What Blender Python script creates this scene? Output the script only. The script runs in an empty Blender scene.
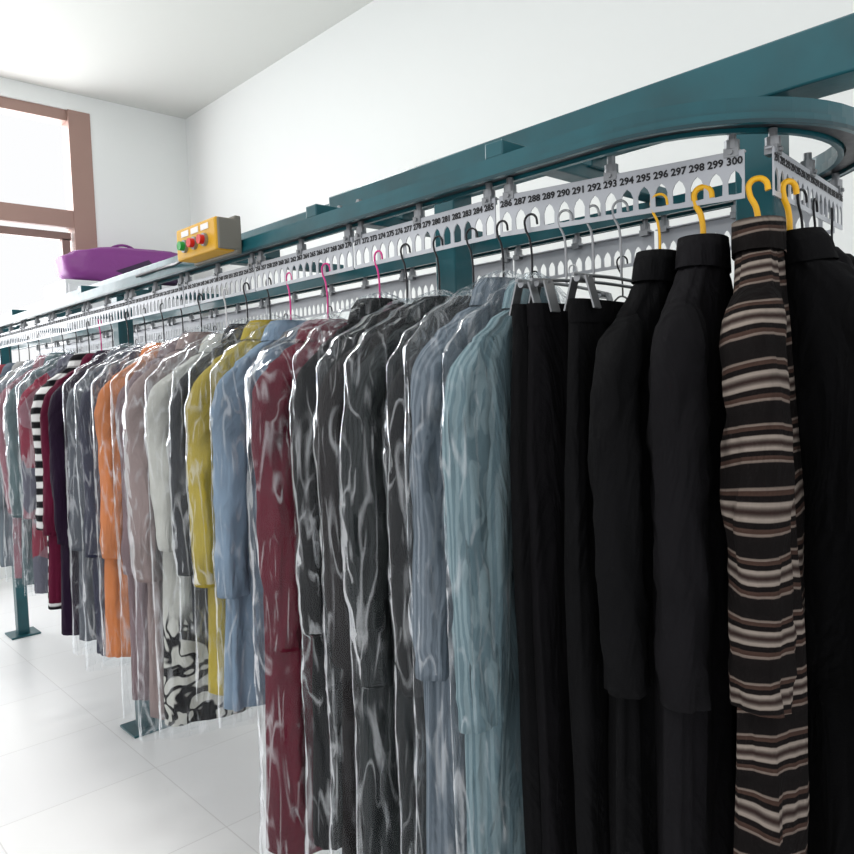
import bpy, bmesh, math, random
from mathutils import Vector, Matrix, noise
from mathutils.bvhtree import BVHTree
random.seed(7)
SC=bpy.context.scene
COL=SC.collection
CH=1.6   # camera height
def lin(c): return tuple(((v/255)/12.92 if v/255<=0.04045 else ((v/255+0.055)/1.055)**2.4) for v in c)+(1,)

# ---------------------------------------------------------------- materials
def newmat(name):
    m=bpy.data.materials.new(name); m.use_nodes=True
    nt=m.node_tree; b=nt.nodes['Principled BSDF']; return m,nt,b
def simple(name,c,rough=.5,metal=0,bump=0,bscale=50,coat=0,grime=0):
    m,nt,b=newmat(name)
    b.inputs['Base Color'].default_value=lin(c); b.inputs['Roughness'].default_value=rough
    b.inputs['Metallic'].default_value=metal; b.inputs['Coat Weight'].default_value=coat
    n=nt.nodes.new('ShaderNodeTexNoise'); n.inputs['Scale'].default_value=bscale
    tc=nt.nodes.new('ShaderNodeTexCoord'); nt.links.new(tc.outputs['Object'],n.inputs['Vector'])
    if bump:
        bp=nt.nodes.new('ShaderNodeBump'); bp.inputs['Strength'].default_value=bump; bp.inputs['Distance'].default_value=.01
        nt.links.new(n.outputs['Fac'],bp.inputs['Height']); nt.links.new(bp.outputs['Normal'],b.inputs['Normal'])
    if grime:
        g=nt.nodes.new('ShaderNodeTexNoise'); g.inputs['Scale'].default_value=7; g.inputs['Detail'].default_value=6
        nt.links.new(tc.outputs['Object'],g.inputs['Vector'])
        r=nt.nodes.new('ShaderNodeValToRGB'); r.color_ramp.elements[0].position=.35; r.color_ramp.elements[1].position=.65
        r.color_ramp.elements[0].color=lin(tuple(v*(1-grime) for v in c)); r.color_ramp.elements[1].color=lin(c)
        nt.links.new(g.outputs['Fac'],r.inputs['Fac']); nt.links.new(r.outputs['Color'],b.inputs['Base Color'])
    mr=nt.nodes.new('ShaderNodeMapRange'); mr.inputs['To Min'].default_value=max(rough-.08,0); mr.inputs['To Max'].default_value=min(rough+.08,1)
    nt.links.new(n.outputs['Fac'],mr.inputs['Value']); nt.links.new(mr.outputs['Result'],b.inputs['Roughness'])
    return m
TEAL=simple('teal_paint',(3,82,92),.33,0,.05,30,.15,.16)
TEALD=simple('teal_dark',(6,52,60),.4,0,.05,30)
ALU=simple('aluminium_plate',(188,191,197),.4,.3,.03,60,0,.06)
STEEL=simple('steel',(150,152,155),.35,.8)
DARKST=simple('dark_steel',(45,45,50),.4,.6)
INK=simple('ink',(20,20,25),.6)
YEL=simple('yellow_plastic',(240,180,10),.35)
YBOX=simple('yellow_box',(205,155,20),.45)
GREYB=simple('grey_box',(110,108,100),.5)
REDB=simple('red_button',(200,25,20),.3)
GRNB=simple('green_button',(20,150,60),.3)
WIRE=simple('wire_black',(30,30,34),.35,.5)
WIREW=simple('wire_white',(220,220,222),.35)
MAG=simple('magenta_plastic',(205,40,130),.35)
WALL=simple('wall_paint',(234,237,236),.85,0,.06,12)
CEIL=simple('ceiling_paint',(216,218,214),.9,0,.04,12)
FRAME=simple('window_frame_paint',(158,128,118),.5)
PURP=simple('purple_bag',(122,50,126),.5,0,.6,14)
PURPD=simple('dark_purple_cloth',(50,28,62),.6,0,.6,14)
CAB=simple('cabinet_paint',(205,208,212),.5)
BASET=simple('base_trim',(150,140,130),.5)
LABEL=simple('label',(225,225,225),.5)

def floor_mat():
    m,nt,b=newmat('floor_tile')
    tc=nt.nodes.new('ShaderNodeTexCoord'); br=nt.nodes.new('ShaderNodeTexBrick')
    br.offset=0; br.inputs['Scale'].default_value=1.6; br.inputs['Brick Width'].default_value=1; br.inputs['Row Height'].default_value=1
    br.inputs['Mortar Size'].default_value=.004
    br.inputs['Color1'].default_value=lin((248,248,248)); br.inputs['Color2'].default_value=lin((245,245,246)); br.inputs['Mortar'].default_value=lin((228,227,227))
    nt.links.new(tc.outputs['Object'],br.inputs['Vector']); nt.links.new(br.outputs['Color'],b.inputs['Base Color'])
    b.inputs['Roughness'].default_value=.3
    return m
FLOOR=floor_mat()

_mc={}
def cloth(c,pat='plain',c2=(20,20,20),c3=(200,200,190),rough=.9,wr=.8):
    key=(c,pat,c2,c3,rough,wr)
    if key in _mc: return _mc[key]
    m,nt,b=newmat('cloth_'+pat)
    L=nt.links.new; N=nt.nodes.new
    tc=N('ShaderNodeTexCoord'); b.inputs['Roughness'].default_value=rough
    b.inputs['Specular IOR Level'].default_value=.12
    big=N('ShaderNodeTexNoise'); big.inputs['Scale'].default_value=6; L(tc.outputs['Object'],big.inputs['Vector'])
    def ramp(stops,src,interp='LINEAR'):
        r=N('ShaderNodeValToRGB'); r.color_ramp.interpolation=interp
        e=r.color_ramp.elements
        e[0].position=stops[0][0]; e[0].color=lin(stops[0][1])
        e[1].position=stops[-1][0]; e[1].color=lin(stops[-1][1])
        for p,cc in stops[1:-1]:
            x=e.new(p); x.color=lin(cc)
        L(src,r.inputs['Fac']); return r.outputs['Color']
    dk=tuple(v*.82 for v in c); out=None
    base=ramp([(.3,dk),(.7,c)],big.outputs['Fac'])
    if pat=='plain': out=base
    elif pat in('stripe','vstripe','fstripe','bars'):
        w=N('ShaderNodeTexWave'); w.wave_type='BANDS'; w.bands_direction={'stripe':'Z','fstripe':'Z','bars':'Z','vstripe':'Y'}[pat]
        w.inputs['Scale'].default_value={'stripe':3.6,'vstripe':34,'fstripe':14,'bars':6}[pat]
        w.inputs['Distortion'].default_value={'stripe':1.9,'vstripe':.8,'fstripe':1,'bars':1}[pat]; w.inputs['Detail'].default_value=1; w.inputs['Detail Scale'].default_value=1.5
        L(tc.outputs['Object'],w.inputs['Vector'])
        if pat=='stripe': out=ramp([(0,(14,11,11)),(.25,(18,14,14)),(.29,(104,93,86)),(.37,(112,100,93)),(.41,(58,42,36)),(.58,(64,48,42)),(.62,(14,11,11)),(.82,(18,13,13)),(.86,(132,122,114)),(.93,(138,128,120)),(1,(44,32,30))],w.outputs['Fac'])
        else: out=ramp([(.35,c),(.65,c2)],w.outputs['Fac'])
    elif pat=='floral':
        v=N('ShaderNodeTexNoise'); v.inputs['Scale'].default_value=9; v.inputs['Distortion'].default_value=1.8; v.inputs['Detail'].default_value=1; L(tc.outputs['Object'],v.inputs['Vector'])
        fl=ramp([(.42,c),(.45,c2),(.53,c2),(.56,c)],v.outputs['Fac'])
        sp=N('ShaderNodeSeparateXYZ'); L(tc.outputs['Object'],sp.inputs['Vector'])
        mr=N('ShaderNodeMapRange'); mr.inputs['From Min'].default_value=-.88; mr.inputs['From Max'].default_value=-.94
        L(sp.outputs['Z'],mr.inputs['Value'])
        mx=N('ShaderNodeMix'); mx.data_type='RGBA'; L(mr.outputs['Result'],mx.inputs['Factor']); L(base,mx.inputs['A']); L(fl,mx.inputs['B']); out=mx.outputs['Result']
    elif pat=='patch':
        v=N('ShaderNodeTexVoronoi'); v.inputs['Scale'].default_value=7; L(tc.outputs['Object'],v.inputs['Vector'])
        out=ramp([(0,c),(.35,c2),(.65,c3),(1,c)],v.outputs['Color'],'CONSTANT')
    L(out,b.inputs['Base Color'])
    mp=N('ShaderNodeMapping'); mp.inputs['Scale'].default_value=(1,1,.4); mp.inputs['Rotation'].default_value=(.25,.25,0); L(tc.outputs['Object'],mp.inputs['Vector'])
    n1=N('ShaderNodeTexNoise'); n1.inputs['Scale'].default_value=13; n1.inputs['Detail'].default_value=3; n1.inputs['Distortion'].default_value=1; L(mp.outputs['Vector'],n1.inputs['Vector'])
    n2=N('ShaderNodeTexNoise'); n2.inputs['Scale'].default_value=350; L(tc.outputs['Object'],n2.inputs['Vector'])
    b1=N('ShaderNodeBump'); b1.inputs['Strength'].default_value=wr; b1.inputs['Distance'].default_value=.03; L(n1.outputs['Fac'],b1.inputs['Height'])
    b2=N('ShaderNodeBump'); b2.inputs['Strength'].default_value=.3; b2.inputs['Distance'].default_value=.002; L(n2.outputs['Fac'],b2.inputs['Height']); L(b1.outputs['Normal'],b2.inputs['Normal'])
    L(b2.outputs['Normal'],b.inputs['Normal'])
    _mc[key]=m; return m

def plastic():
    # clear polythene: mostly transparent, glossy, with white highlight streaks painted in
    m=bpy.data.materials.new('clear_plastic_film'); m.use_nodes=True; nt=m.node_tree; nt.nodes.clear()
    N=nt.nodes.new; L=nt.links.new
    def math_(op,a,b=None,clamp=False):
        n=N('ShaderNodeMath'); n.operation=op; n.use_clamp=clamp
        for i,v in enumerate((a,b)):
            if v is None: continue
            if isinstance(v,(int,float)): n.inputs[i].default_value=v
            else: L(v,n.inputs[i])
        return n.outputs[0]
    out=N('ShaderNodeOutputMaterial'); tr=N('ShaderNodeBsdfTransparent'); tr.inputs['Color'].default_value=(.97,.98,.985,1)
    gl=N('ShaderNodeBsdfGlossy'); gl.inputs['Roughness'].default_value=.14; gl.inputs['Color'].default_value=(.94,.96,1,1)
    df=N('ShaderNodeBsdfDiffuse'); df.inputs['Color'].default_value=(.78,.82,.85,1)
    tc=N('ShaderNodeTexCoord'); geo=N('ShaderNodeObjectInfo')
    ad=N('ShaderNodeVectorMath'); ad.operation='ADD'; L(tc.outputs['Object'],ad.inputs[0]); L(geo.outputs['Location'],ad.inputs[1])
    def tex(rot,sc,scale,det,dist,kind='FBM'):
        mp=N('ShaderNodeMapping'); mp.inputs['Scale'].default_value=sc; mp.inputs['Rotation'].default_value=rot
        L(ad.outputs[0],mp.inputs['Vector'])
        n=N('ShaderNodeTexNoise'); n.noise_type=kind; n.inputs['Scale'].default_value=scale; n.inputs['Detail'].default_value=det; n.inputs['Distortion'].default_value=dist
        L(mp.outputs['Vector'],n.inputs['Vector']); return n.outputs['Fac']
    h1=tex((.5,.35,0),(1,1,.35),12,4,.7,'RIDGED_MULTIFRACTAL'); h2=tex((-.7,-.5,.3),(1,1,.4),26,3,.7,'RIDGED_MULTIFRACTAL')
    b1=N('ShaderNodeBump'); b1.inputs['Strength'].default_value=1; b1.inputs['Distance'].default_value=.012; L(h1,b1.inputs['Height'])
    bp=N('ShaderNodeBump'); bp.inputs['Strength'].default_value=1; bp.inputs['Distance'].default_value=.005; L(h2,bp.inputs['Height']); L(b1.outputs['Normal'],bp.inputs['Normal'])
    L(bp.outputs['Normal'],gl.inputs['Normal'])
    def highlight_streak(rot,sc,scale,wd,pscale,lo,hi):
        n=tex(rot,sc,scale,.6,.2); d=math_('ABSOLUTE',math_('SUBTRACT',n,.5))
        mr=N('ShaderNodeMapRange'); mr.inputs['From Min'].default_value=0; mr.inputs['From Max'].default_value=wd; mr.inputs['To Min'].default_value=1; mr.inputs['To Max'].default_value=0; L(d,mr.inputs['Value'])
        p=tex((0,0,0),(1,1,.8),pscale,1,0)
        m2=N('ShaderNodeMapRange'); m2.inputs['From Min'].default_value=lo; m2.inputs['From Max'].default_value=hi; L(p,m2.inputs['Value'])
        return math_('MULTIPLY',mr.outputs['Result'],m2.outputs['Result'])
    c1=highlight_streak((.5,.35,0),(1,1,.2),20,.03,13,.47,.62); c2=highlight_streak((-.6,-.45,.2),(1,1,.22),27,.03,17,.49,.63); c3=highlight_streak((.08,.08,0),(1,1,.10),26,.035,9,.45,.6)
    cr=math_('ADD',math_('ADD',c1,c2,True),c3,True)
    lw=N('ShaderNodeLayerWeight'); lw.inputs['Blend'].default_value=.12; L(bp.outputs['Normal'],lw.inputs['Normal'])
    mr=N('ShaderNodeMapRange'); mr.inputs['To Min'].default_value=.010; mr.inputs['To Max'].default_value=.38; L(lw.outputs['Fresnel'],mr.inputs['Value'])
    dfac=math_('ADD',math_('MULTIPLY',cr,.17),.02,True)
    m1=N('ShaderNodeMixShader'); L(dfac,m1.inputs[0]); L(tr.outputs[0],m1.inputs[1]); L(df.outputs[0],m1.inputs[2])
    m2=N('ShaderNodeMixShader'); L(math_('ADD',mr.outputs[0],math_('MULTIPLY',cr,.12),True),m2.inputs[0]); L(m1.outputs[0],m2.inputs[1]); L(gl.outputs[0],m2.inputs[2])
    L(m2.outputs[0],out.inputs['Surface']); return m
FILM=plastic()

# ---------------------------------------------------------------- helpers
def link(o,parent=None):
    COL.objects.link(o)
    if parent: o.parent=parent
    return o
def empty(name,loc=(0,0,0),rz=0):
    e=bpy.data.objects.new(name,None); e.empty_display_size=.1; e.location=loc; e.rotation_euler=(0,0,rz); return link(e)
def meshobj(name,bm,mat,parent=None,smooth=False):
    me=bpy.data.meshes.new(name); bm.normal_update(); bm.to_mesh(me); bm.free()
    for m in (mat if isinstance(mat,list) else [mat]): me.materials.append(m)
    if smooth:
        for p in me.polygons: p.use_smooth=True
    return link(bpy.data.objects.new(name,me),parent)
def addbox(bm,lo,hi,mi=0):
    v=[bm.verts.new((x,y,z)) for x in(lo[0],hi[0]) for y in(lo[1],hi[1]) for z in(lo[2],hi[2])]
    for f in((0,1,3,2),(4,6,7,5),(0,4,5,1),(2,3,7,6),(0,2,6,4),(1,5,7,3)):
        fc=bm.faces.new([v[i] for i in f]); fc.material_index=mi
def box(name,lo,hi,mat,parent=None,bev=0):
    bm=bmesh.new(); addbox(bm,lo,hi); bmesh.ops.recalc_face_normals(bm,faces=bm.faces)
    o=meshobj(name,bm,mat,parent)
    if bev:
        md=o.modifiers.new('b','BEVEL'); md.width=bev; md.segments=2
    return o
def addcyl(bm,c,r,h,axis='Z',seg=16,mi=0,r2=None):
    M=Matrix.Translation(c)
    if axis=='X': M=M@Matrix.Rotation(math.pi/2,4,'Y')
    if axis=='Y': M=M@Matrix.Rotation(math.pi/2,4,'X')
    r_=bmesh.ops.create_cone(bm,cap_ends=True,segments=seg,radius1=r,radius2=r if r2 is None else r2,depth=h,matrix=M)
    fs=set()
    for v in r_['verts']:
        for f in v.link_faces: fs.add(f)
    for f in fs: f.material_index=mi
def curve(name,paths,r,mat,parent=None,res=6):
    cu=bpy.data.curves.new(name,'CURVE'); cu.dimensions='3D'; cu.bevel_depth=r; cu.bevel_resolution=3; cu.resolution_u=res; cu.use_fill_caps=True
    for pts in paths:
        s=cu.splines.new('BEZIER'); s.bezier_points.add(len(pts)-1)
        for b,p in zip(s.bezier_points,pts):
            b.co=p; b.handle_left_type=b.handle_right_type='AUTO'
    cu.materials.append(mat)
    return link(bpy.data.objects.new(name,cu),parent)

# ---------------------------------------------------------------- room
XR=3.7; YF=7.5; ZC=4.46; XL=-3.0; YB=-1.5
box('floor',(XL,YB,-.1),(XR+.2,YF+.25,0),FLOOR)
box('ceiling',(XL,YB,ZC),(XR+.2,YF+.25,ZC+.1),CEIL)
box('wall_right',(XR,YB,0),(XR+.2,YF+.25,ZC),WALL)
wx0,wx1,wz0,wz1=-.9,2.72,1.2,4.3
bm=bmesh.new()
addbox(bm,(XL,YF,0),(wx0,YF+.25,ZC)); addbox(bm,(wx1,YF,0),(XR,YF+.25,ZC))
addbox(bm,(wx0,YF,0),(wx1,YF+.25,wz0)); addbox(bm,(wx0,YF,wz1),(wx1,YF+.25,ZC))
bmesh.ops.recalc_face_normals(bm,faces=bm.faces)
meshobj('wall_far',bm,WALL)
box('baseboard_right',(XR-.015,YB,0),(XR,YF-.02,.1),BASET)
w=empty('window_1',(0,YF,0))
bm=bmesh.new()
addbox(bm,(wx0,.02,wz0),(wx0+.1,.18,wz1)); addbox(bm,(wx1-.2,-.01,wz0),(wx1,.18,wz1))
addbox(bm,(wx0,.02,wz0),(wx1,.18,wz0+.1)); addbox(bm,(wx0,.02,wz1-.1),(wx1,.18,wz1))
addbox(bm,(wx0,.0,3.2),(wx1,.18,3.36))
for x in(.2,1.3): addbox(bm,(x-.04,.04,wz0),(x+.04,.16,wz1))
meshobj('frame',bm,FRAME,w)
bm=bmesh.new()
addbox(bm,(1.36,.05,3.09),(2.5,.12,3.16)); addbox(bm,(2.42,.05,1.3),(2.49,.12,3.1)); addbox(bm,(1.36,.05,1.3),(1.43,.12,3.1)); addbox(bm,(1.36,.05,1.3),(2.5,.12,1.37))
meshobj('sash',bm,simple('sash_paint',(130,106,98),.5),w)
box('sill',(wx0,-.1,wz0-.04),(wx1,.02,wz0),FRAME,w)

cb=empty('storage_cabinet',(2.2,6.85,0))
box('carcass',(0,0,0),(1.25,.6,2.62),CAB,cb,.01)
for i in range(2):
    box('door',(.02+i*.61,-.02,.08),(.61+i*.61,0,2.58),CAB,cb,.005)
    box('handle',(.55+i*.12,-.045,1.2),(.565+i*.12,-.02,1.4),STEEL,cb)
def bag(name,c,sx,sy,sz,mat):
    bm=bmesh.new(); bmesh.ops.create_icosphere(bm,subdivisions=4,radius=1)
    for v in bm.verts:
        p=v.co.copy(); q=Vector([math.copysign(abs(a)**.5,a) for a in p]); d=1+.08*noise.noise(p*2.3+Vector(c))
        top=1+.35*p.x if q.z>0 else 1
        v.co=Vector((q.x*sx*d,q.y*sy*d,max(q.z*top,-.95)*sz*d))
    zmin=min(v.co.z for v in bm.verts)
    for v in bm.verts: v.co.z-=zmin
    bmesh.ops.recalc_face_normals(bm,faces=bm.faces)
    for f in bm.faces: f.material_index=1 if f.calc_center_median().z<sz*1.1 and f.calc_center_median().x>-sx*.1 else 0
    o=meshobj(name,bm,mat,None,True); o.location=c
    curve('handle',[[(-sx*.3,-sy*.2,sz*1.7),(-sx*.15,-sy*.2,sz*2.1),(sx*.1,-sy*.2,sz*2.15),(sx*.25,-sy*.2,sz*1.8)]],.012,mat[0],o)
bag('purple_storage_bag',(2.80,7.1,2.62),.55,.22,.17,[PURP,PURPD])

# ---------------------------------------------------------------- conveyor
CV=empty('garment_conveyor')
XA,XB=1.10,1.67; XM=(XA+XB)/2; R=(XB-XA)/2; Y0=.725; Y1=6.3
def stadium(off=0,n=28):
    r=R+off; pts=[]
    for i in range(n+1):
        a=math.pi+math.pi*i/n; pts.append((XM+r*math.cos(a),Y0+r*math.sin(a)))
    for i in range(n+1):
        a=math.pi*i/n; pts.append((XM+r*math.cos(a),Y1+r*math.sin(a)))
    return pts
def sweep(bm,o1,o2,z1,z2):
    rings=[]
    for a,b in zip(stadium(o1),stadium(o2)):
        rings.append([bm.verts.new((a[0],a[1],z1)),bm.verts.new((b[0],b[1],z1)),bm.verts.new((b[0],b[1],z2)),bm.verts.new((a[0],a[1],z2))])
    for i in range(len(rings)):
        p,q=rings[i],rings[(i+1)%len(rings)]
        for k in range(4): bm.faces.new((p[k],p[(k+1)%4],q[(k+1)%4],q[k]))
ZT=CH+.385
bm=bmesh.new(); sweep(bm,-.022,.022,ZT+.012,ZT+.036); sweep(bm,-.028,-.018,ZT-.004,ZT+.0119); sweep(bm,.018,.028,ZT-.004,ZT+.0119)
bmesh.ops.recalc_face_normals(bm,faces=bm.faces); meshobj('track',bm,TEAL,CV)
bm=bmesh.new(); sweep(bm,-.015,.015,ZT+.002,ZT+.0118); bmesh.ops.recalc_face_normals(bm,faces=bm.faces); meshobj('chain',bm,DARKST,CV)
bm=bmesh.new(); sweep(bm,.0281,.0305,ZT-.005,ZT+.001); bmesh.ops.recalc_face_normals(bm,faces=bm.faces); meshobj('track_edge',bm,TEALD,CV)
zb=CH+.475
box('beam_outer',(XM-.045,.3,zb),(XM+.045,1.83,zb+.09),TEAL,CV,.004)
box('beam_inner',(XM-.035,1.8,zb+.008),(XM+.035,6.7,zb+.076),TEAL,CV,.004)
bm=bmesh.new()
for y in(1.68,1.77): addcyl(bm,(XM-.049,y,zb+.045),.008,.012,'X',6)
meshobj('splice_bolts',bm,STEEL,CV)
for y in(.95,1.55,2.25,3.2,4.2,5.2,6.2):
    box('cross_arm',(XA-.02,y-.022,ZT+.036),(XB+.02,y+.022,ZT+.066),TEAL,CV,.003)
    box('arm_tie',(XM-.03,y-.03,ZT+.06),(XM+.03,y+.03,zb+.01),TEAL,CV,.003)
for y in(.58,1.36,3.55,5.6):
    box('post',(XM-.035,y-.035,0),(XM+.035,y+.035,zb+.01),TEAL,CV,.004)
    box('foot_plate',(XM-.09,y-.09,0),(XM+.09,y+.09,.012),TEAL,CV,.002)
PT,PB=CH+.352,CH+.277
def plate_mesh(Ln,n=15):
    bm=bmesh.new(); p=Ln/n; zt=0; zm=-.026; zb_=-(PT-PB)
    for i in range(n):
        x0=i*p; x1=x0+p; xc=(x0+x1)/2
        a=[bm.verts.new((x,0,z)) for x,z in((x0,zm),(x1,zm),(x1,zt),(x0,zt))]; bm.faces.new(a)
        outer=[(x0,zb_),(xc,zb_),(x1,zb_),(x1,(zm+zb_)/2),(x1,zm),(xc,zm),(x0,zm),(x0,(zm+zb_)/2)]
        hb=zb_+.009; ht=zm-.003; w=p*.36
        inner=[(xc-w*.95,hb),(xc,hb-.001),(xc+w*.95,hb),(xc+w,hb+.021),(xc+w*.6,ht-.006),(xc,ht),(xc-w*.6,ht-.006),(xc-w,hb+.021)]
        O=[bm.verts.new((x,0,z)) for x,z in outer]; I=[bm.verts.new((x,0,z)) for x,z in inner]
        for k in range(8): bm.faces.new((O[k],O[(k+1)%8],I[(k+1)%8],I[k]))
    bmesh.ops.remove_doubles(bm,verts=bm.verts,dist=1e-5)
    v=[bm.verts.new(c) for c in((0,0,0),(Ln,0,0),(Ln,.012,0),(0,.012,0))]; bm.faces.new(v)
    return bm
def plate(p0,p1,first=None,gap=.006):
    d=Vector((p1[0]-p0[0],p1[1]-p0[1])); L_=d.length-gap; ang=math.atan2(d.y,d.x)
    e=bpy.data.objects.new('number_plate',None); e.location=(p0[0],p0[1],PT); e.rotation_euler=(0,0,ang); link(e,CV)
    o=meshobj('slotted_plate',plate_mesh(L_),ALU,e)
    md=o.modifiers.new('s','SOLIDIFY'); md.thickness=.0025; md.offset=0
    bm=bmesh.new()
    for x in(.02,L_/2,L_-.02):
        addcyl(bm,(x,.006,.018),.007,.03,'Z',12); addcyl(bm,(x,.006,.012),.012,.014,'Z',12); addbox(bm,(x-.011,-.004,-.008),(x+.011,.016,.006)); addcyl(bm,(x,-.006,-.001),.004,.005,'Y',6)
    meshobj('carriers',bm,STEEL,e)
    if first is not None:
        jb=bmesh.new()
        for i in range(15):
            cu=bpy.data.curves.new('t','FONT'); cu.body=str(first+i); cu.size=.0165; cu.align_x='CENTER'; cu.align_y='CENTER'; cu.extrude=.0003; cu.offset=.0005
            cu.resolution_u=2
            t=bpy.data.objects.new('t',cu); COL.objects.link(t)
            bpy.context.view_layer.update()
            me=bpy.data.meshes.new_from_object(t)
            me.transform(Matrix.Translation(((i+.5)*L_/15,-.0022,-.0155))@Matrix.Rotation(math.pi/2,4,'X'))
            jb.from_mesh(me); bpy.data.objects.remove(t); bpy.data.meshes.remove(me)
        meshobj('numbers',jb,INK,e)
ys=[.96]
while ys[-1]+.447<Y1: ys.append(ys[-1]+.447)
for i in range(len(ys)-1): plate((XA,ys[i+1]),(XA,ys[i]),271-15*i)
plate((XA,.955),(1.197,.522),286)
plate((1.215,.492),(1.64,.53),291)
plate((1.655,.55),(XB,.955))
for i in range(len(ys)-1): plate((XB,ys[i]),(XB,ys[i+1]))

cbx=empty('control_box',(XA-.0285,2.0,CH+.432))
box('case',(-.075,-.12,-.045),(0,.12,.045),YBOX,cbx,.006)
box('base',(-.02,-.128,-.052),(.0,.128,.052),GREYB,cbx,.004)
box('side_cap',(-.07,-.1285,-.042),(-.001,-.119,.042),GREYB,cbx,.003)
bm=bmesh.new()
for y,mi in((.06,0),(0.0,1),(-.06,1)):
    addcyl(bm,(-.078,y,-.01),.018,.01,'X',20,2); addcyl(bm,(-.088,y,-.01),.013,.016,'X',20,mi)
meshobj('buttons',bm,[GRNB,REDB,STEEL],cbx)
for y in(.06,0,-.06): box('label',(-.0765,y-.022,.018),(-.075,y+.022,.034),LABEL,cbx)
curve('cable',[[(-.03,.12,-.02),(-.03,.2,-.03),(-.0,.34,-.02),(.0,.6,-.02)]],.005,DARKST,cbx)

# ---------------------------------------------------------------- garments
def interp(prof,z):
    for i in range(len(prof)-1):
        a,b=prof[i],prof[i+1]
        if a[0]>=z>=b[0]:
            t=(a[0]-z)/(a[0]-b[0]+1e-9); t=t*t*(3-2*t) if i<4 else t
            return tuple(a[k]+(b[k]-a[k])*t for k in range(1,len(a)))
    return prof[-1][1:] if z<prof[-1][0] else prof[0][1:]
def ring(bm,cx,cy,z,hw,ht,n,ex,fn=None,tilt=0,pinch=0):
    vs=[]
    for i in range(n):
        a=2*math.pi*i/n; c,s=math.cos(a),math.sin(a)
        x=math.copysign(abs(c)**(2/ex),c)*hw; y=math.copysign(abs(s)**(2/ex),s)*ht
        if pinch: y*=1-pinch*math.exp(-(x/.022)**2)
        k=fn(a,z) if fn else 0
        vs.append(bm.verts.new((cx+x+c*k*.4,cy+y+math.copysign(abs(s)**.5,s)*k,z+tilt*x)))
    return vs
def skin(bm,rings,cap0=False,cap1=False,mi=0):
    for a,b in zip(rings,rings[1:]):
        n=len(a)
        for i in range(n):
            f=bm.faces.new((a[i],a[(i+1)%n],b[(i+1)%n],b[i])); f.material_index=mi
    if cap0: bm.faces.new(rings[0])
    if cap1: bm.faces.new(rings[-1][::-1])
def fold(seed,amp,zf=1.2,kf=3.2):
    def f(a,z):
        g=min(1,max(0,(-z-.15)/.5))
        v=noise.noise(Vector((math.cos(a)*kf+seed*7.1,math.sin(a)*kf*.8,z*zf+seed)))
        w=1-abs(noise.noise(Vector((math.cos(a)*6+seed*3,math.sin(a)*4,z*2.2))))*3
        v2=noise.noise(Vector((math.cos(a)*8+seed,math.sin(a)*6,z*5)))
        return amp*(.35+g)*v*1.5+amp*.25*w*(.3+g)+amp*.35*v2
    return f
def top_mesh(drop,hw,th,length,slen,seed,collar=True,flare=1.2):
    bm=bmesh.new(); z0=-drop
    prof=[(z0+.0,.052,min(.045,th)),(z0-.015,.07,th*.85),(z0-.045,hw*.64,th*.9),(z0-.08,hw*.9,th*.95),(z0-.12,hw,th),(z0-.35,hw*1.04,th*1.08),(z0-length*.7,hw*1.14,th*1.12),(z0-length,hw*flare,th*1.18)]
    f=fold(seed,.010+th*.14)
    N=46; rs=[]; dx=random.uniform(-.012,.012); dy=random.uniform(-.01,.01)
    for i in range(N+1):
        t=i/N; z=z0-length*(t**1.25)
        a,b=interp(prof,z); rs.append(ring(bm,dx*t,dy*t,z,a,b,64,2.6,f))
    skin(bm,rs,False,True)
    if collar:
        cr=[ring(bm,0,0,z0+dz,r1,min(r2,th*1.1),28,2.2) for dz,r1,r2 in((-.008,.056,.05),(.024,.052,.046),(.03,.056,.05),(.010,.075,.066),(-.022,.088,.075))]
        skin(bm,cr)
    for sd in(-1,1):
        rs=[]; M=34; yoff=random.uniform(-.25,.25)*th; xo=random.uniform(-.016,.006)
        bend=random.uniform(-.012,.012)
        for i in range(M+1):
            t=i/M
            x=sd*(hw*.80+ .032*min(1,t*5)+(.022+xo)*t+bend*math.sin(t*math.pi)); z=z0-.078-slen*t
            y=yoff*t-th*.15*t+bend*.4*math.sin(t*5)
            k=1 if t>.1 else math.sqrt(max(.12,1-(1-t*10)**2))
            rx=(.054-.015*t)*k; ry=min(th*1.06,.064-.017*t)*k
            if t>.93: rx*=.93; ry*=.93
            def sf(a,zz,sd=sd):
                w=1-abs(noise.noise(Vector((math.cos(a)*1.5+sd*5+seed,math.sin(a)*1.5+zz*4,zz*8))))*3
                return .012*noise.noise(Vector((math.cos(a)*1.6+sd*5+seed,math.sin(a)*1.6,zz*7)))+.005*w+.004*noise.noise(Vector((a,seed,zz*30)))
            rs.append(ring(bm,x,y,z,rx,ry,26,2.1,sf,sd*-.3*(1-t*8) if t<.12 else 0))
        skin(bm,rs,True,True)
    bmesh.ops.recalc_face_normals(bm,faces=bm.faces)
    return bm
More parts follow.
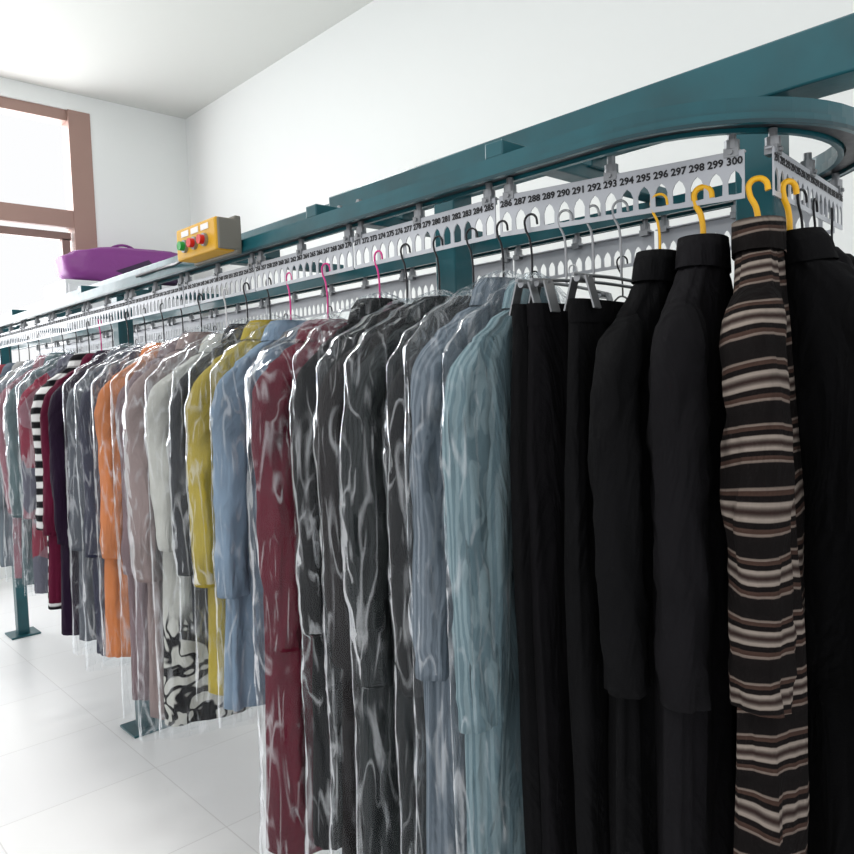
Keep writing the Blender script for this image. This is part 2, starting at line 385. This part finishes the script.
def cover_mesh(drop,hw,th,length,seed,clo):
    bm=bmesh.new(); z0=-drop+.035; W=hw*1.0+.055; T=th+.008; length=length+.04+random.uniform(0,.05)
    prof=[(z0+.012,.012,.010),(z0,.045,.026),(z0-.04,W*.5,T*.75),(z0-.085,W*.8,T*.95),(z0-.14,W*.97,T),(z0-.4,W,T*1.02),(z0-length*.7,W*1.01,T*1.05),(z0-length,W*1.05,T*1.1)]
    def f(a,z):
        p=Vector((math.cos(a)*2.6+seed*3,math.sin(a)*2.2+z*1.2,z*3.2))
        r=1-abs(noise.noise(p))*2.4
        q=Vector((math.cos(a)*7+seed,math.sin(a)*6-z*5,z*8)); r2=1-abs(noise.noise(q))*2.6
        return .009*r+.006*r2-.006
    N=84; rs=[]
    for i in range(N+1):
        z=z0+.012-(length+.012)*(i/N)**1.1
        a,b=interp(prof,z); rs.append(ring(bm,0,0,z,a,b,88,2.3,f))
    skin(bm,rs)
    tree=BVHTree.FromBMesh(clo)
    for v in bm.verts:
        p=v.co
        ax=Vector((max(-hw*.85,min(hw*.85,p.x*.9)),0,p.z)); d=(p-ax)
        if d.length<1e-4: continue
        dn=d.normalized(); far=ax+dn*.4
        h=tree.ray_cast(far,-dn,.4)
        if h[0] is not None:
            rr=(h[0]-ax).length+.005+.003*noise.noise(p*30)
            if rr>d.length: v.co=ax+dn*rr
    return bm
def pants_mesh(drop,length,seed,th=.022,hw=.19):
    bm=bmesh.new(); z0=-drop
    f=fold(seed,.010,1.0,2.8)
    rs=[]
    for i in range(45):
        t=i/44; z=z0-length*t
        k=min(1,t/.25); pn=max(0,min(.93,(t-.15)*5))
        rs.append(ring(bm,0,0,z,hw*(.92+.1*k-.14*max(0,t-.25)),th*(.8+.4*k),72,3,f,0,pn))
    skin(bm,rs,True,True)
    wb=[ring(bm,0,0,z0+z,hw*.94,th*.95,48,3) for z in(.001,-.036)]
    skin(bm,wb)
    bmesh.ops.recalc_face_normals(bm,faces=bm.faces)
    return bm
def hanger(parent,drop,hw,mat,r=.0022,thick=False,ny=None):
    z=-drop; s=.85
    hk=[(0,-.017*s,-.006),(0,-.013*s,.008),(0,0,.014),(0,.014*s,.008),(0,.015*s,-.008),(0,.003,-.032),(0,0,z*.8-.006),(0,0,z-.005)]
    curve('hook',[hk],r if not thick else .0048,mat,parent)
    curve('shoulder_bar',[[(-hw*.8,0,z-.085),(-hw*.4,0,z-.04),(0,0,z-.006),(hw*.4,0,z-.04),(hw*.8,0,z-.085)],[(-hw*.8,0,z-.085),(0,0,z-.095),(hw*.8,0,z-.085)]],r*1.1 if not thick else .004,mat,parent)
HZ=CH+.292
def top(name,x,y,rz,mat,length=1.0,th=.045,hw=.2,slen=.58,drop=.13,cover=True,hm=WIRE,thick=False,seed=None,collar=True,flare=1.2):
    seed=seed if seed is not None else random.uniform(0,50)
    e=empty(name,(x,y,HZ),math.radians(rz))
    bm=top_mesh(drop,hw,th,length,slen,seed,collar,flare)
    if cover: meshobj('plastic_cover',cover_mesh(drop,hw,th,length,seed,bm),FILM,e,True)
    meshobj('cloth',bm,mat,e,True)
    hanger(e,drop,hw,hm,thick=thick)
    return e
def pants(name,x,y,rz,mat,length=1.08,drop=.165,th=.022,hw=.18):
    e=empty(name,(x,y,HZ),math.radians(rz)); sd=random.uniform(0,50)
    meshobj('cloth',pants_mesh(drop,length,sd,th,hw),mat,e,True)
    z=-drop
    curve('hook',[[(0,-.015,-.006),(0,-.011,.008),(0,0,.014),(0,.012,.008),(0,.013,-.008),(0,.003,-.032),(0,0,-.07),(0,0,z+.045)]],.0022,STEEL,e)
    curve('bar',[[(-hw*.9,0,z+.04),(0,0,z+.045),(hw*.9,0,z+.04)]],.003,STEEL,e)
    bm=bmesh.new()
    for sx in(-.75,.75):
        for sy in(-1,1):
            M=Matrix.Translation((sx*hw,sy*(th*.75+.003),z+.012))@Matrix.Rotation(sy*.28,4,'X')
            bmesh.ops.create_cube(bm,size=1,matrix=M@Matrix.Diagonal((.022,.003,.055,1)))
        addcyl(bm,(sx*hw,0,z+.035),.006,.03,'X',10); addcyl(bm,(sx*hw,0,z+.035),.004,.03,'Y',10)
    meshobj('clips',bm,STEEL,e)
    return e

BLK=cloth((12,12,14)); BLK2=cloth((14,13,16)); KNIT=cloth((20,19,22))
top('striped_cardigan',1.207,.512,21,cloth((30,25,25),'stripe'),1.05,.036,.165,.60,.085,False,YEL,True,3.3,True,1.1)
top('black_knit_jacket',1.184,.592,12,KNIT,1.02,.034,.17,.6,.10,False,YEL,True,5.1)
top('black_jacket',1.166,.66,8,BLK,1.0,.030,.165,.58,.115,False,YEL,False,9.2)
pants('black_trousers',1.150,.725,5,BLK)
pants('black_trousers',1.140,.775,-4,BLK2)
pants('black_trousers',1.128,.825,6,BLK)
top('black_coat',1.268,.488,66,BLK,1.1,.03,.18,.6,.10,False,YEL,True)
top('black_coat',1.345,.497,82,BLK2,1.1,.03,.19,.6,.12,False,WIRE)
top('black_coat',1.44,.51,97,BLK,1.1,.035,.19,.6,.12,False,WIRE)
top('dark_jacket',1.55,.52,112,BLK2,1.0,.035,.19,.58,.12,False,WIRE)
F=[
('light_teal_coat',.882,3,cloth((124,144,150),'vstripe',(98,120,128)),1.2,.022,.66,True,WIRE),
('pale_blue_shirt',.95,-3,cloth((112,122,132),'vstripe',(88,98,108)),1.1,.026,.6,True,WIRE),
('black_blazer',1.03,4,cloth((14,14,17)),1.1,.032,.62,True,WIRE),
('charcoal_plaid_coat',1.125,-3,cloth((38,42,43),'vstripe',(24,27,29)),1.2,.036,.64,True,WIRE),
('dark_brown_coat',1.225,3,cloth((26,21,22)),1.2,.038,.62,True,WIRE),
('black_coat',1.32,-2,cloth((12,12,14)),1.15,.036,.6,True,MAG),
('maroon_coat',1.52,10,cloth((88,14,34)),1.2,.085,.64,True,MAG),
('light_blue_shirt',1.69,-2,cloth((122,142,162)),.95,.034,.58,True,MAG),
('yellow_jacket',1.795,-4,cloth((168,150,62)),.95,.04,.58,True,WIRE),
('dark_cardigan',1.905,4,cloth((50,52,56)),.8,.030,.56,True,WIRE),
('white_floral_coat',2.03,-4,cloth((184,184,178),'floral',(18,18,21)),1.08,.048,.5,True,WIREW),
('beige_grey_coat',2.19,4,cloth((140,124,122)),1.12,.045,.62,True,WIRE),
('taupe_coat',2.33,-5,cloth((124,104,108)),1.1,.045,.62,True,WIRE),
('orange_jacket',2.47,4,cloth((196,118,68)),.98,.048,.58,True,WIRE),
('navy_grey_coat',2.62,-4,cloth((44,46,64)),1.02,.048,.6,True,WIRE),
('grey_coat',2.77,4,cloth((80,84,92)),1.0,.045,.6,True,WIRE),
('dark_plum_coat',2.93,0,cloth((30,16,36)),1.02,.05,.6,False,WIRE),
('maroon_cardigan',3.06,3,cloth((84,18,44)),.92,.04,.58,False,MAG),
('black_white_sweater',3.18,0,cloth((205,205,205),'bars',(20,20,24)),.98,.04,.58,False,WIRE),
('patchwork_sweater',3.34,-5,cloth((120,36,56),'patch',(130,90,100),(85,85,98)),.95,.05,.56,True,WIRE),
('teal_grey_jacket',3.5,4,cloth((82,100,104)),.95,.05,.58,True,WIRE),
('rose_blouse',3.66,3,cloth((140,94,104)),.95,.05,.58,True,WIREW),
]
for n,y,rz,m,ln,th,sl,cv,hm in F:
    top(n,XA+random.uniform(-.004,.004),y,rz,m,ln,th,.195+random.uniform(-.012,.01),sl,.14+random.uniform(-.014,.016),cv,hm)
cols=[(110,120,128),(150,150,150),(90,100,112),(130,60,70),(70,80,90),(160,150,140),(60,60,70)]
y=3.84; i=0
while y<6.1:
    top('hanging_jacket',XA,y,random.uniform(-5,5),cloth(cols[i%7]),random.uniform(.85,1.0),.045,.2,.56,.14,False,WIRE); y+=.17; i+=1
y=1.7; i=2
while y<6.1:
    top('hanging_jacket',XB,y,random.uniform(-5,5),cloth(cols[i%7]),random.uniform(.75,.9),.045,.2,.54,.16,False,WIRE); y+=.3; i+=1
def bare(x,y,rz,mat):
    e=empty('wire_hanger',(x,y,HZ),math.radians(rz)); hanger(e,.08,.2,mat); return e
for x,y,rz,m in((XB,1.05,8,WIRE),(XB,1.2,-6,WIREW),(XB,1.33,0,WIRE),(XB,1.5,5,WIRE),(XB,.98,-9,WIRE)): bare(x,y,rz,m)

# ---------------------------------------------------------------- lighting
W=bpy.data.worlds.new('World'); SC.world=W; W.use_nodes=True
bg=W.node_tree.nodes['Background']; bg.inputs['Color'].default_value=(.985,.99,1,1); bg.inputs['Strength'].default_value=1.0
LH=simple('fill_lamp_housing',(235,235,235),.5)
for nm,lc,en in(('added_fill_lamp',(-.6,1.2,ZC-.08),42),('added_fill_lamp',(.4,4.2,ZC-.08),60)):  # out-of-view fill lamps added to model the clothes, housings included
    e=empty(nm,lc); box('fill_housing',(-.65,-.35,.01),(.65,.35,.08),LH,e,.01)
    ld=bpy.data.lights.new('lamp','AREA'); ld.shape='RECTANGLE'; ld.size=1.2; ld.size_y=.6; ld.energy=en; ld.color=(1,.985,.96)
    link(bpy.data.objects.new('fill_light',ld),e)
ld=bpy.data.lights.new('window_daylight','AREA'); ld.shape='RECTANGLE'; ld.size=3.6; ld.size_y=3.1; ld.energy=240; ld.color=(.97,.985,1)
o=link(bpy.data.objects.new('window_daylight',ld)); o.location=(.9,YF+.35,2.75); o.rotation_euler=(math.radians(-90),0,0)

# ---------------------------------------------------------------- camera
cam=bpy.data.cameras.new('cam'); cam.lens=750/854*36; cam.sensor_width=36; cam.clip_start=.02
co=link(bpy.data.objects.new('camera',cam))
az=math.radians(43); p=math.radians(3.2); ro=math.radians(2.0)
fw=Vector((math.sin(az)*math.cos(p),math.cos(az)*math.cos(p),-math.sin(p))); r0=Vector((math.cos(az),-math.sin(az),0)); u0=r0.cross(fw)
up=u0*math.cos(ro)+r0*math.sin(ro); rt=r0*math.cos(ro)-u0*math.sin(ro)
M=Matrix((rt,up,-fw)).transposed().to_4x4(); M.translation=(0,0,CH); co.matrix_world=M
SC.camera=co
SC.view_settings.view_transform='Standard'
